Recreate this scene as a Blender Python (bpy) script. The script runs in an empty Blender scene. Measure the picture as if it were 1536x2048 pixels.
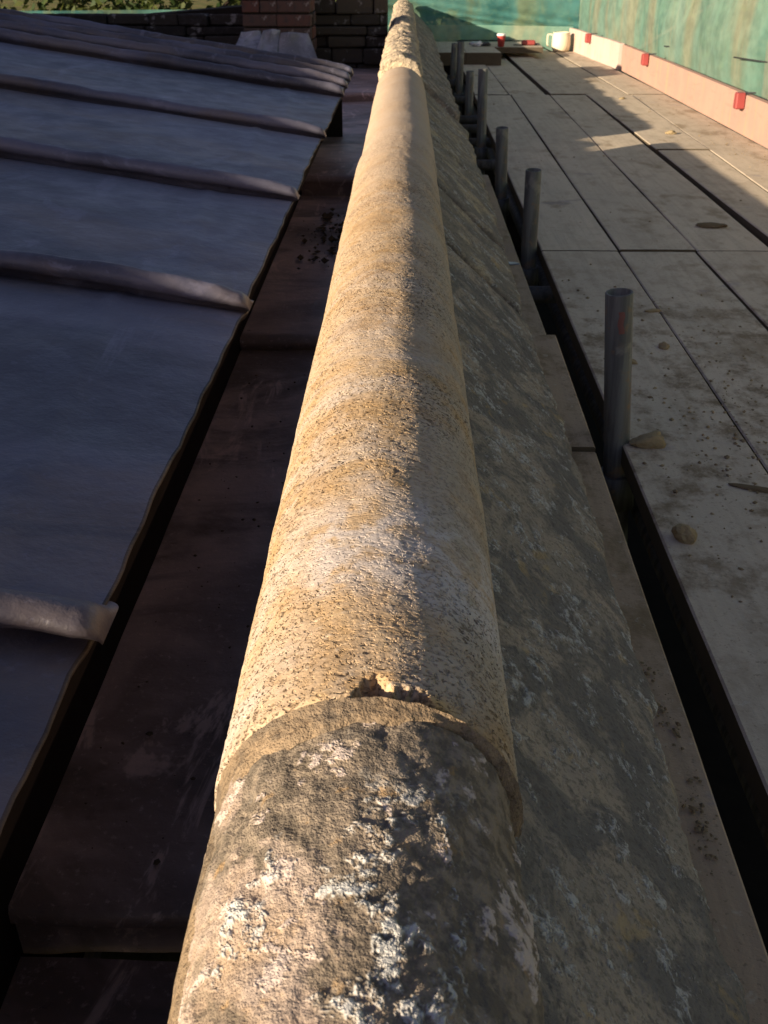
import bpy, math, random
import numpy as np
from mathutils import Vector, Matrix
random.seed(7)
sc = bpy.context.scene
R = math.radians
# ------------------------------------------------------------ camera, light, exposure
cam_d = bpy.data.cameras.new('camera'); cam = bpy.data.objects.new('camera', cam_d)
sc.collection.objects.link(cam); sc.camera = cam
cam_d.sensor_fit = 'VERTICAL'; cam_d.sensor_height = 36.0; cam_d.sensor_width = 27.0
cam_d.lens = 36.0 * 2100 / 2048
cam.rotation_euler = (R(90) - math.atan(1114 / 2100), 0, math.atan(44 / 2376))
cam_d.clip_start = 0.02; cam_d.clip_end = 1500
cam_d.dof.use_dof = True; cam_d.dof.focus_distance = 0.95; cam_d.dof.aperture_fstop = 26
SUN = Vector((1.0, 0.79, -0.325)).normalized()
world = bpy.data.worlds.new('World'); sc.world = world; world.use_nodes = True
wn = world.node_tree; wn.nodes.clear()
sky = wn.nodes.new('ShaderNodeTexSky'); sky.sky_type = 'NISHITA'; sky.sun_disc = False
sky.sun_elevation = math.asin(-SUN.z); sky.ozone_density = 2.2; sky.sun_rotation = math.atan2(-SUN.x, -SUN.y) % (2 * math.pi)
bgn = wn.nodes.new('ShaderNodeBackground'); bgn.inputs['Strength'].default_value = 0.05
wo = wn.nodes.new('ShaderNodeOutputWorld')
wbal = wn.nodes.new('ShaderNodeMix'); wbal.data_type = 'RGBA'; wbal.blend_type = 'MULTIPLY'; wbal.inputs[0].default_value = 1.0
wbal.inputs[7].default_value = (1.22, .93, 1.0, 1); wn.links.new(sky.outputs[0], wbal.inputs[6]); wn.links.new(wbal.outputs[2], bgn.inputs[0]); wn.links.new(bgn.outputs[0], wo.inputs[0])
sl = bpy.data.lights.new('sun', 'SUN'); sl.energy = 5.0; sl.angle = R(0.5); sl.color = (1.0, 0.83, 0.61)
so = bpy.data.objects.new('sun', sl); sc.collection.objects.link(so)
so.rotation_euler = SUN.to_track_quat('-Z', 'Y').to_euler()
sc.view_settings.view_transform = 'Standard'; sc.view_settings.look = 'None'
sc.view_settings.exposure = 1.33; sc.view_settings.gamma = 1.0; sc.view_settings.use_curve_mapping = False

# ------------------------------------------------------------ helpers
C = sc.collection

def link(name, me, mat, parent=None, kind=None, smooth=False):
    o = bpy.data.objects.new(name, me); C.objects.link(o)
    if mat is not None and not me.materials: me.materials.append(mat)
    if parent is not None: o.parent = parent
    if kind: o['kind'] = kind
    if smooth:
        me.polygons.foreach_set('use_smooth', [True] * len(me.polygons))
    return o

def mesh(verts, faces, name='m'):
    me = bpy.data.meshes.new(name); me.from_pydata([tuple(map(float, v)) for v in verts], [], faces); me.update(); return me

def thing(name, label, cat, loc=(0, 0, 0), group=None):
    o = bpy.data.objects.new(name, None); C.objects.link(o); o.location = loc; o.empty_display_size = .1
    o['label'] = label; o['category'] = cat
    if group: o['group'] = group
    return o

def tag(o, label, cat, group=None):
    o['label'] = label; o['category'] = cat
    if group: o['group'] = group
    return o

def grid_mesh(P, name='g', wrap=False):
    """P: (n,m,3) array -> grid mesh"""
    n, m = P.shape[:2]
    me = bpy.data.meshes.new(name)
    me.vertices.add(n * m); me.vertices.foreach_set('co', P.reshape(-1).astype(np.float32))
    i = np.arange(n - 1)[:, None] * m; j = np.arange(m - 1 if not wrap else m)[None, :]
    j2 = (j + 1) % m
    q = np.stack([i + j, i + j2, i + m + j2, i + m + j], -1).reshape(-1, 4)
    k = len(q)
    me.loops.add(k * 4); me.loops.foreach_set('vertex_index', q.reshape(-1).astype(np.int32))
    me.polygons.add(k); me.polygons.foreach_set('loop_start', (np.arange(k) * 4).astype(np.int32))
    me.polygons.foreach_set('loop_total', np.full(k, 4, np.int32))
    me.update(calc_edges=True); me.validate()
    me.polygons.foreach_set('use_smooth', np.ones(k, bool))
    return me

def _h(i, j, k, s):
    n = (i * 73856093) ^ (j * 19349663) ^ (k * 83492791) ^ (s * 2654435)
    n = (n ^ (n >> 13)) * 1274126177 & 0x7fffffff
    n = n ^ (n >> 16)
    return (n & 0xffff) / 32767.5 - 1.0

def noise(x, y, z=0.0, s=0):
    x, y, z = np.broadcast_arrays(np.asarray(x, float), np.asarray(y, float), np.asarray(z, float))
    i = np.floor(x).astype(np.int64); j = np.floor(y).astype(np.int64); k = np.floor(z).astype(np.int64)
    a, b, c = x - i, y - j, z - k
    a = a * a * (3 - 2 * a); b = b * b * (3 - 2 * b); c = c * c * (3 - 2 * c)
    def L(p, q, t): return p + (q - p) * t
    return L(L(L(_h(i, j, k, s), _h(i+1, j, k, s), a), L(_h(i, j+1, k, s), _h(i+1, j+1, k, s), a), b),
             L(L(_h(i, j, k+1, s), _h(i+1, j, k+1, s), a), L(_h(i, j+1, k+1, s), _h(i+1, j+1, k+1, s), a), b), c)

def fbm(x, y, z=0.0, s=0, o=4):
    t = 0; a = 1; f = 1; w = 0
    for q in range(o):
        t = t + a * noise(np.asarray(x) * f, np.asarray(y) * f, np.asarray(z) * f, s + q); w += a; a *= .5; f *= 2.03
    return t / w

def box_mesh(x0, x1, y0, y1, z0, z1, bev=0.0, jit=0.0, name='box'):
    import bmesh
    bm = bmesh.new(); bmesh.ops.create_cube(bm, size=1)
    for v in bm.verts:
        v.co = Vector(((x0 + x1) / 2 + v.co.x * (x1 - x0), (y0 + y1) / 2 + v.co.y * (y1 - y0), (z0 + z1) / 2 + v.co.z * (z1 - z0)))
        if jit: v.co += Vector([random.uniform(-jit, jit) for _ in range(3)])
    if bev: bmesh.ops.bevel(bm, geom=bm.edges[:], offset=bev, segments=1, affect='EDGES')
    me = bpy.data.meshes.new(name); bm.to_mesh(me); bm.free(); return me

def tube_mesh(p0, p1, r, seg=28, inner=None, name='tube'):
    p0 = Vector(p0); p1 = Vector(p1); d = (p1 - p0).normalized()
    q = d.to_track_quat('Z', 'Y')
    prof = [(p0, r), (p1, r)]
    if inner: prof = [(p0, r), (p1 - d * .0015, r), (p1, r - .0012), (p1, inner), (p1 - d * .25, inner)]
    V = []; Fc = []
    for (p, rr) in prof:
        for a in range(seg):
            t = 2 * math.pi * a / seg
            V.append(p + q @ Vector((rr * math.cos(t), rr * math.sin(t), 0)))
    for k in range(len(prof) - 1):
        for a in range(seg):
            b = (a + 1) % seg; Fc.append((k * seg + a, k * seg + b, (k + 1) * seg + b, (k + 1) * seg + a))
    if not inner:
        Fc.append(tuple(range(seg))[::-1]); Fc.append(tuple(range(seg, 2 * seg)))
    me = mesh(V, Fc, name)
    for p in me.polygons: p.use_smooth = len(p.vertices) == 4
    return me

def lathe(prof, seg=28, c=(0, 0, 0), name='lathe'):
    V = []; Fc = []
    for (r, z) in prof:
        for a in range(seg):
            t = 2 * math.pi * a / seg; V.append((c[0] + r * math.cos(t), c[1] + r * math.sin(t), c[2] + z))
    for k in range(len(prof) - 1):
        for a in range(seg):
            b = (a + 1) % seg; Fc.append((k * seg + a, k * seg + b, (k + 1) * seg + b, (k + 1) * seg + a))
    me = mesh(V, Fc, name)
    for p in me.polygons: p.use_smooth = True
    return me

# ---- material node helper
class M:
    def __init__(s, name, rough=.9, spec=.25, disp=False):
        s.m = bpy.data.materials.new(name); s.m.use_nodes = True; s.t = s.m.node_tree; s.t.nodes.clear()
        s.out = s.t.nodes.new('ShaderNodeOutputMaterial'); s.b = s.t.nodes.new('ShaderNodeBsdfPrincipled')
        s.t.links.new(s.b.outputs[0], s.out.inputs[0])
        s.b.inputs['Roughness'].default_value = rough; s.b.inputs['Specular IOR Level'].default_value = spec
        s.co = s.t.nodes.new('ShaderNodeTexCoord').outputs['Object']
        if disp: s.m.displacement_method = 'BOTH'
    def L(s, a, b): s.t.links.new(a, b)
    def put(s, sock, v):
        if isinstance(v, bpy.types.NodeSocket): s.L(v, sock)
        elif isinstance(v, (tuple, list)) and len(v) == 3 and sock.type == 'RGBA': sock.default_value = (*v, 1)
        else: sock.default_value = v
    def mp(s, scale=(1, 1, 1), loc=(0, 0, 0), rot=(0, 0, 0), co=None):
        n = s.t.nodes.new('ShaderNodeMapping'); n.inputs['Scale'].default_value = scale; n.inputs['Location'].default_value = loc
        n.inputs['Rotation'].default_value = rot
        s.L(co or s.co, n.inputs[0]); return n.outputs[0]
    def noise(s, scale, detail=4, rough=.55, co=None, dist=0.0):
        n = s.t.nodes.new('ShaderNodeTexNoise'); n.inputs['Scale'].default_value = scale; n.inputs['Detail'].default_value = detail
        n.inputs['Roughness'].default_value = rough; n.inputs['Distortion'].default_value = dist
        s.L(co or s.co, n.inputs['Vector']); return n.outputs['Fac']
    def vor(s, scale, co=None, out='Distance', feat='F1', rnd=1.0):
        n = s.t.nodes.new('ShaderNodeTexVoronoi'); n.feature = feat; n.inputs['Scale'].default_value = scale
        n.inputs['Randomness'].default_value = rnd
        s.L(co or s.co, n.inputs['Vector']); return n.outputs[out]
    def ramp(s, f, a, b, va=0.0, vb=1.0):
        n = s.t.nodes.new('ShaderNodeMapRange'); n.interpolation_type = 'SMOOTHSTEP'
        n.inputs[1].default_value = a; n.inputs[2].default_value = b; n.inputs[3].default_value = va; n.inputs[4].default_value = vb
        s.L(f, n.inputs[0]); return n.outputs[0]
    def math(s, op, a, b=0.0, c=0.0):
        n = s.t.nodes.new('ShaderNodeMath'); n.operation = op; s.put(n.inputs[0], a); s.put(n.inputs[1], b); s.put(n.inputs[2], c); return n.outputs[0]
    def mix(s, f, a, b, mode='MIX'):
        n = s.t.nodes.new('ShaderNodeMix'); n.data_type = 'RGBA'; n.blend_type = mode
        s.put(n.inputs[0], f); s.put(n.inputs[6], a); s.put(n.inputs[7], b); return n.outputs[2]
    def xyz(s, co=None):
        n = s.t.nodes.new('ShaderNodeSeparateXYZ'); s.L(co or s.co, n.inputs[0]); return n.outputs
    def rnd(s):
        return s.t.nodes.new('ShaderNodeObjectInfo').outputs['Random']
    def col(s, c): s.put(s.b.inputs['Base Color'], c); return s
    def bump(s, h, dist=.002, st=1.0):
        n = s.t.nodes.new('ShaderNodeBump'); n.inputs['Distance'].default_value = dist; n.inputs['Strength'].default_value = st
        s.L(h, n.inputs['Height']); s.L(n.outputs[0], s.b.inputs['Normal']); return s
    def disp(s, h, sc_=1.0, mid=0.0):
        n = s.t.nodes.new('ShaderNodeDisplacement'); n.inputs['Scale'].default_value = sc_; n.inputs['Midlevel'].default_value = mid
        s.L(h, n.inputs['Height']); s.L(n.outputs[0], s.out.inputs['Displacement']); return s

# ------------------------------------------------------------ materials
# oolitic roll stone: pitted, ochre and pale grey bands running round the roll
def roll_mat(name, far=False):
    m = M(name, .92, .2, disp=True)
    warp = m.noise(6, 3)
    band = m.noise(1.0, 5, .62, m.mp((7, 6, 7)), .9)
    band2 = m.noise(1.0, 4, .6, m.mp((8, 11, 8), (3, 1, 2)), .9)
    fine = m.noise(150, 3, .6, m.mp((.8, 1.15, .8)))
    mid = m.noise(45, 4, .65)
    c = m.mix(m.ramp(band, .38, .62), (.405, .305, .205), (.37, .25, .13))
    c = m.mix(m.math('MULTIPLY', m.math('MULTIPLY', m.ramp(band2, .46, .66), .55), m.ramp(m.xyz()[1], .8, 2.2, 1, .35)), c, (.44, .40, .37))
    c = m.mix(m.math('MULTIPLY', m.ramp(mid, .50, .64), .35), c, (.45, .34, .21))
    c = m.mix(m.math('MULTIPLY', m.ramp(m.noise(22, 4, .6, m.mp((1, 1.6, 1), (5, 5, 5))), .56, .68), .5), c, (.34, .205, .08))
    # greyer patches on the right shoulder
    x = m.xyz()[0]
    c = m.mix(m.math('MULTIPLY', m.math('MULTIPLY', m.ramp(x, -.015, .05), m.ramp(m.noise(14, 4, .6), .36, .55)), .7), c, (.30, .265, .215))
    xx, yy, zz = m.xyz()
    c = m.mix(m.ramp(yy, 1.5, 2.9, 0, .65), c, (.42, .33, .25))
    pale = m.math('MULTIPLY', m.math('MULTIPLY', m.ramp(yy, .56, .62), m.ramp(yy, .68, .76, 1, 0)), m.math('MULTIPLY', m.ramp(xx, -.085, -.05), m.ramp(m.noise(24, 5, .65, m.mp((1, 1, 1), (4, 4, 4)), .4), .40, .56)))
    c = m.mix(m.math('MULTIPLY', pale, .75), c, (.47, .43, .41))
    brn = m.math('MULTIPLY', m.ramp(m.noise(10, 5, .65, m.mp((1, 1, 1), (7, 1, 4)), .5), .50, .64), m.ramp(yy, 2.0, 2.8, 1, .2))
    c = m.mix(m.math('MULTIPLY', brn, .35), c, (.22, .14, .075))
    fr = m.math('MULTIPLY', m.ramp(yy, .482, .494, 1, 0), m.math('MULTIPLY', m.ramp(xx, -.035, -.015), m.ramp(xx, .02, .045, 1, 0)))
    c = m.mix(m.math('MULTIPLY', fr, .8), c, (.50, .31, .11))
    pits = m.ramp(m.noise(1.0, 2, .5, m.mp((260, 380, 260)), .4), .545, .64)
    pits2 = m.ramp(m.noise(1.0, 2, .55, m.mp((130, 215, 130), (2, 2, 9)), .7), .575, .65)
    zone = m.ramp(m.noise(5, 3, .5, m.mp((1, 1, 1), (9, 4, 1))), .35, .6, .3, 1.0)
    yfade = m.ramp(m.xyz()[1], 1.6, 3.0, 1.0, .25)
    P = m.math('MULTIPLY', m.math('MULTIPLY', m.math('MAXIMUM', pits, pits2), zone), yfade)
    c = m.mix(m.math('MULTIPLY', P, .80), c, (.105, .07, .04))
    c = m.mix(m.math('MULTIPLY', m.ramp(fine, .55, .75), .55), c, (.50, .42, .32))
    m.col(c)
    h = m.math('MULTIPLY', fine, .0012)
    h = m.math('MULTIPLY_ADD', m.noise(70, 4, .7), .0011, h)
    h = m.math('MULTIPLY_ADD', P, -.0017, h)
    m.disp(h, 1.0, .0015)
    return m.m
ROLL = roll_mat('weathered_oolite')

def lichen_mat():
    m = M('lichen_crusted_stone', .95, .15, disp=True)
    big = m.noise(9, 4, .6, dist=.6)
    c = m.mix(m.ramp(big, .38, .58), (.31, .23, .16), (.27, .21, .165))
    c = m.mix(m.math('MULTIPLY', m.ramp(m.noise(30, 5, .65), .42, .60), .55), c, (.38, .31, .26))
    x, y, z = m.xyz()
    # dark algae skin on crown and right shoulder
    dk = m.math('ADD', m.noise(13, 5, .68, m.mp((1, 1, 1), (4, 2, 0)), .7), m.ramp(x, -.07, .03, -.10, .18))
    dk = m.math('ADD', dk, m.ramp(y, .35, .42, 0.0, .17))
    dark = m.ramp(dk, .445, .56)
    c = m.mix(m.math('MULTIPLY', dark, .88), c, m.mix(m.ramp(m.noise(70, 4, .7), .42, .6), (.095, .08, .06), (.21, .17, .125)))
    c = m.mix(m.math('MULTIPLY', m.ramp(m.noise(60, 3, .6, m.mp((1, 1, 1), (7, 7, 1))), .60, .72), .5), c, (.36, .22, .09))
    # white crustose lichen: broken rosettes
    lz = m.ramp(m.math('ADD', m.noise(17, 5, .72, m.mp((1, 1, 1), (1.5, 6, 3)), .25), m.ramp(m.math('ABSOLUTE', m.math('ADD', x, .0)), .0, .06, .06, -.03)), .555, .61)
    lz = m.math('MULTIPLY', lz, m.ramp(y, .39, .43, 1, .05))
    lc = m.ramp(m.noise(95, 4, .7), .40, .55)
    lich = m.math('MULTIPLY', lz, lc)
    c = m.mix(lich, c, m.mix(m.noise(40, 2), (.50, .48, .45), (.33, .345, .335)))
    pz = m.ramp(m.noise(24, 5, .7, m.mp((1, 1, 1), (11, 0, 5)), .2), .57, .62)
    c = m.mix(m.math('MULTIPLY', pz, .8), c, (.50, .42, .37))
    m.col(c)
    h = m.math('MULTIPLY', m.noise(30, 6, .68), .0095)
    h = m.math('MULTIPLY_ADD', lich, .0018, h)
    h = m.math('MULTIPLY_ADD', pz, .0008, h)
    h = m.math('MULTIPLY_ADD', m.noise(160, 4, .7), .0020, h)
    m.disp(h, 1.0, .006)
    return m.m
LICHEN = lichen_mat()

def slope_mat(name, sy=1.0, warm=0.0):
    m = M(name, .95, .15, disp=True)
    a = m.noise(7, 5, .6, dist=.5)
    c = m.mix(m.ramp(a, .38, .6), (.31 + warm, .255 + warm * .8, .19), (.24, .205, .16))
    g = m.ramp(m.noise(1.0, 6, .68, m.mp((10, 9, 10), (3, 3, 3)), .9), .43, .54)
    c = m.mix(m.math('MULTIPLY', g, .88 - warm * 3), c, m.mix(m.noise(60, 3), (.095, .088, .080), (.16, .145, .128)))
    c = m.mix(m.math('MULTIPLY', m.ramp(m.noise(85, 4, .7), .52, .62), .55), c, (.10, .09, .075))
    li = m.math('MULTIPLY', m.ramp(m.noise(26, 5, .72, m.mp((1, .8, 1), (8, 1, 2)), .3), .53, .60), m.ramp(m.noise(110, 3, .7), .40, .58))
    c = m.mix(m.math('MULTIPLY', li, .85), c, (.40, .395, .36))
    c = m.mix(m.math('MULTIPLY', m.ramp(m.noise(18, 4, .6, m.mp((1, 1, 1), (1, 9, 2)), .5), .62, .70), .5), c, (.38, .27, .12))
    c = m.mix(m.math('MULTIPLY', m.ramp(m.noise(190, 3, .75), .52, .62), .5), c, (.07, .065, .055))
    m.col(c)
    h = m.math('MULTIPLY', m.noise(30, 6, .7), .008)
    h = m.math('MULTIPLY_ADD', li, .0015, h)
    h = m.math('MULTIPLY_ADD', m.noise(140, 4, .7), .003, h)
    m.disp(h, 1.0, .005)
    return m.m
SLOPE = slope_mat('weathered_slope_stone'); SLOPE2 = slope_mat('pale_slope_stone', 1, .05)

def mortar():
    m = M('lime_mortar', .95, .15)
    c = m.mix(m.ramp(m.noise(25, 4, .6), .4, .6), (.24, .175, .11), (.15, .118, .085))
    c = m.mix(m.math('MULTIPLY', m.ramp(m.noise(1, 3, .6, m.mp((170, 300, 170))), .55, .66), .8), c, (.10, .07, .045))
    c = m.mix(m.math('MULTIPLY', m.ramp(m.noise(45, 5, .7, m.mp((1, 1, 1), (3, 3, 3))), .48, .62), .6), c, (.33, .24, .15))
    c = m.mix(m.math('MULTIPLY', m.ramp(m.noise(18, 5, .7), .55, .66), .5), c, (.09, .07, .05))
    m.col(c); m.bump(m.math('MULTIPLY_ADD', m.noise(60, 4, .7), 1.2, m.noise(200, 4, .7)), .004, 1.0); return m.m
MORTAR = mortar()

def wallcore():
    m = M('rubble_wall_stone', .95, .15)
    c = m.mix(m.ramp(m.noise(8, 5, .6), .4, .6), (.40, .31, .19), (.30, .25, .18))
    m.col(c); m.bump(m.noise(60, 5, .7), .006, .8); return m.m
WALL = wallcore()

def farstone():
    m = M('rough_lichened_stone', .95, .15, disp=True)
    c = m.mix(m.ramp(m.noise(1, 5, .6, m.mp((8, 16, 8)), .6), .40, .6), (.46, .37, .25), (.30, .25, .19))
    c = m.mix(m.math('MULTIPLY', m.ramp(m.noise(40, 4, .7), .5, .62), .7), c, (.13, .105, .08))
    m.col(c); m.disp(m.math('MULTIPLY', m.noise(22, 4, .7), .02), 1, .01); return m.m
FAR = farstone()

def lead(name, base, brown, dark=1.0, metal=.15, spec=.4):
    m = M(name, .55, spec)
    n1 = m.noise(1, 5, .6, m.mp((1.6, 3.4, 1.6)), .4)
    c = m.mix(m.ramp(n1, .40, .60), tuple(v * 1.15 for v in base), tuple(v * .55 for v in base))
    c = m.mix(m.math('MULTIPLY', m.ramp(m.noise(1, 5, .62, m.mp((2.2, 3.2, 2), (4, 4, 4)), .6), .47, .62), brown), c, (.13, .095, .07))
    c = m.mix(m.math('MULTIPLY', m.ramp(m.noise(1, 4, .6, m.mp((5, 1.2, 5), (9, 1, 4)), .3), .56, .68), .35), c, tuple(v * 1.35 for v in base))
    c = m.mix(m.math('MULTIPLY', m.ramp(m.noise(1, 4, .7, m.mp((30, 75, 30))), .60, .72), .35), c, (.04, .035, .035))
    c = m.mix(m.math('MULTIPLY', m.ramp(m.noise(1, 5, .7, m.mp((9, 2.5, 9), (2, 7, 1)), 1.2), .58, .66), .45), c, tuple(v * 1.9 for v in base))
    c = m.mix(m.math('MULTIPLY', m.ramp(m.noise(1, 5, .7, m.mp((2.5, 12, 2), (8, 7, 1)), .8), .56, .68), .55), c, tuple(v * .45 for v in base))
    c = m.mix(m.math('MULTIPLY', m.ramp(m.noise(80, 4, .75), .56, .70), .30), c, tuple(v * 1.8 for v in base))
    sp = m.ramp(m.vor(9), .03, .05, 1, 0)
    c = m.mix(m.math('MULTIPLY', sp, m.math('MULTIPLY', m.ramp(m.noise(3, 2), .5, .6), .8)), c, (.035, .025, .025))
    m.col(c)
    m.put(m.b.inputs['Roughness'], m.ramp(m.noise(14, 4, .6), .3, .7, .40, .54)); m.b.inputs['Metallic'].default_value = metal
    h = m.math('MULTIPLY_ADD', m.noise(45, 4, .7), .30, m.noise(1, 5, .6, m.mp((6, 4, 6))))
    m.bump(h, .006, .9); return m.m
LEAD = lead('grey_lead', (.074, .073, .100), .45, metal=.0, spec=.7)
LEADR = lead('roll_lead', (.095, .092, .122), .45, metal=.0, spec=.35)
GUT = lead('stained_gutter_lead', (.55, .40, .34), .75)
LEADE = lead('shade_dark_eave_lead', (.022, .02, .022), .5, metal=.0, spec=.15)  # near-black lip lead: the shade at the eave edge is put into the colour
FLASH = lead('pale_flashing_lead', (.26, .26, .29), .25)

def black():
    m = M('old_timber_and_gap_shade', .95, .1); m.col(m.mix(m.noise(8, 4), (.014, .011, .009), (.035, .027, .02))); m.bump(m.noise(30, 4), .003, .6); return m.m  # near-black: old timber, and shade put into the boards below the gap
TIMB = black()

def board_mat(name, a, b, dirt=.6, sx=1.0):
    m = M(name, .88, .2)
    gr = m.noise(1, 4, .6, m.mp((55, 2.2, 55)), .3)
    r = m.rnd()
    c = m.mix(m.ramp(m.noise(1, 4, .6, m.mp((5, 1.6, 5))), .35, .65), a, b)
    c = m.mix(m.math('MULTIPLY', m.ramp(gr, .45, .65), .30), c, tuple(v * .66 for v in b))
    c = m.mix(m.math('MULTIPLY_ADD', r, .22, 0.0), c, tuple(v * .72 for v in a))
    c = m.mix(m.math('MULTIPLY', m.ramp(m.noise(1, 5, .65, m.mp((7, 4, 7), (5, 3, 1)), .2), .54, .70), dirt), c, (.17, .12, .065))
    c = m.mix(m.math('MULTIPLY', m.ramp(m.noise(1, 4, .6, m.mp((4, 7, 4), (1, 8, 3)), .2), .64, .70), .35), c, (.16, .15, .20))
    yy = m.xyz()[1]; zone = m.math('MULTIPLY', m.ramp(yy, .9, 1.5), m.ramp(yy, 2.4, 3.2, 1, 0))
    sm = m.math('MULTIPLY', m.ramp(m.noise(1, 6, .72, m.mp((13, 10, 13), (2, 2, 6)), .12), .45, .66), m.math('MULTIPLY_ADD', zone, .65, .22))
    c = m.mix(sm, c, (.15, .105, .06))
    c = m.mix(m.math('MULTIPLY', m.ramp(m.noise(120, 3, .7), .58, .70), .5), c, (.10, .08, .055))
    c = m.mix(m.math('MULTIPLY', m.ramp(m.noise(30, 4, .7, m.mp((1, 1, 1), (3, 7, 1))), .60, .68), .4), c, (.44, .40, .33))
    m.col(c)
    m.bump(m.math('MULTIPLY_ADD', gr, .5, m.noise(150, 3, .7)), .0014, .8); return m.m
BOARD = board_mat('dusty_scaffold_board', (.50, .415, .315), (.44, .37, .285))
LEDGE = board_mat('stained_scaffold_board', (.36, .265, .18), (.33, .25, .185), .8)
EDGE = M('board_edge', .9, .1); EDGE.col(EDGE.mix(EDGE.noise(20, 4), (.06, .048, .032), (.10, .08, .055))); EDGE = EDGE.m

def ply(name, a, b):
    m = M(name, .8, .2)
    c = m.mix(m.ramp(m.noise(1, 5, .6, m.mp((6, 6, 4)), .5), .38, .62), a, b)
    c = m.mix(m.math('MULTIPLY', m.ramp(m.noise(1, 4, .6, m.mp((14, 22, 2)), .3), .54, .66), .55), c, (.42, .25, .14))
    c = m.mix(m.math('MULTIPLY', m.ramp(m.noise(1, 4, .6, m.mp((4, 5, 30)), 1.6), .58, .63), .3), c, tuple(v * .7 for v in a))
    m.col(c); m.bump(m.noise(60, 4), .001, .6); return m.m
TOE1 = ply('pinkish_toe_board', (.37, .225, .175), (.32, .205, .165)); TOE2 = ply('pale_toe_board', (.50, .38, .32), (.44, .345, .30))

def steel():
    m = M('galvanised_tube', .62, .35)
    c = m.mix(m.ramp(m.noise(1, 4, .6, m.mp((60, 60, 3))), .4, .62), (.12, .122, .112), (.07, .07, .066))
    c = m.mix(m.math('MULTIPLY', m.ramp(m.noise(25, 5, .65), .56, .66), .6), c, (.17, .11, .06))
    c = m.mix(m.math('MULTIPLY', m.ramp(m.noise(12, 4, .6, m.mp((1, 1, 1), (4, 4, 1))), .62, .70), .6), c, (.20, .19, .16))
    m.col(c); m.b.inputs['Metallic'].default_value = .3; m.bump(m.noise(1, 3, .6, m.mp((120, 120, 8))), .0006, .8); return m.m
STEEL = steel()
def flat(name, c, rough=.6, spec=.3, var=.25, sc_=20, bump=.001):
    m = M(name, rough, spec); m.col(m.mix(m.noise(sc_, 4), c, tuple(v * (1 - var) for v in c))); m.bump(m.noise(sc_ * 3, 3), bump, .5); return m.m
RUST = flat('rusty_bore', (.12, .065, .035), .9); RED = flat('red_plastic', (.28, .05, .045), .45, .4)
REDP = flat('faded_red_paint', (.17, .075, .065), .7)
WHITE = flat('milky_plastic', (.66, .58, .42), .5, .4, .15, 12); CUP = flat('maroon_card', (.36, .05, .045), .6); CUPL = flat('white_lid', (.78, .76, .72), .4)
FOIL = flat('crumpled_wrapper_print', (.5, .5, .52), .35, .6, .6, 40); DARKM = flat('dark_tool_metal', (.05, .05, .055), .5)
CRUMB = flat('stone_crumb', (.33, .255, .145), .95, .1, .45, 60, .003); CRUMBD = flat('dirt_crumb', (.15, .11, .065), .95, .1, .4, 60, .003)
ROPE = flat('dark_cord', (.03, .035, .035), .9)
BARK = flat('bark', (.09, .065, .045), .95, .1, .4, 10, .01)
YEL = flat('new_pine_board', (.50, .36, .13), .8)

def brick_mat(name, a, b):
    m = M(name, .95, .15); r = m.rnd()
    c = m.mix(m.ramp(r, .2, .8), a, b)
    c = m.mix(m.math('MULTIPLY', m.ramp(m.noise(30, 5, .65), .5, .64), .6), c, (.06, .05, .045))
    c = m.mix(m.math('MULTIPLY', m.ramp(m.noise(14, 4, .6, m.mp((1, 1, 1), (3, 1, 8))), .58, .66), .55), c, (.34, .31, .28))
    m.col(c); m.bump(m.noise(60, 5, .7), .004, .8); return m.m
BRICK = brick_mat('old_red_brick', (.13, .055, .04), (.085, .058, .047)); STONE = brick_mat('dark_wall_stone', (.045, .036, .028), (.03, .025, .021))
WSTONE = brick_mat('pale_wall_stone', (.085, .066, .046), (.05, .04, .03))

def net_mat(name, ca, cb, cc, a0, a1):
    m = M(name, .75, .2); t = m.t
    fold = m.noise(1, 4, .6, m.mp((1.6, 1.6, .35)))
    c = m.mix(m.ramp(fold, .35, .65), ca, cb)
    c = m.mix(m.math('MULTIPLY', m.ramp(m.noise(1, 4, .6, m.mp((3.0, 3.0, .5), (4, 4, 1))), .44, .62), .75), c, cc)
    m.col(c)
    tr = t.nodes.new('ShaderNodeBsdfTranslucent'); m.L(c, tr.inputs[0])
    tp = t.nodes.new('ShaderNodeBsdfTransparent'); tp.inputs[0].default_value = (.85, .97, .93, 1)
    a = t.nodes.new('ShaderNodeMixShader'); a.inputs[0].default_value = .45; m.L(m.b.outputs[0], a.inputs[1]); m.L(tr.outputs[0], a.inputs[2])
    b = t.nodes.new('ShaderNodeMixShader'); m.put(b.inputs[0], m.ramp(m.noise(9, 3), .3, .7, a0, a1)); m.L(a.outputs[0], b.inputs[1]); m.L(tp.outputs[0], b.inputs[2])
    m.L(b.outputs[0], m.out.inputs[0]); return m.m
NET = net_mat('teal_debris_netting', (.22, .42, .33), (.31, .46, .36), (.44, .43, .29), .30, .50)
NET2 = net_mat('shaded_green_netting', (.055, .20, .19), (.12, .28, .24), (.20, .25, .14), .15, .35)  # darker copy of the netting, shade of the far end put into its colour
def ground_mat():
    m = M('dry_grass_ground', .95, .1)
    c = m.mix(m.ramp(m.noise(.35, 5, .6), .4, .6), (.07, .09, .025), (.16, .13, .05))
    c = m.mix(m.ramp(m.noise(3, 5, .7), .55, .7), c, (.04, .06, .015)); m.col(c); m.bump(m.noise(6, 5, .7), .1, .8); return m.m
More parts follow.
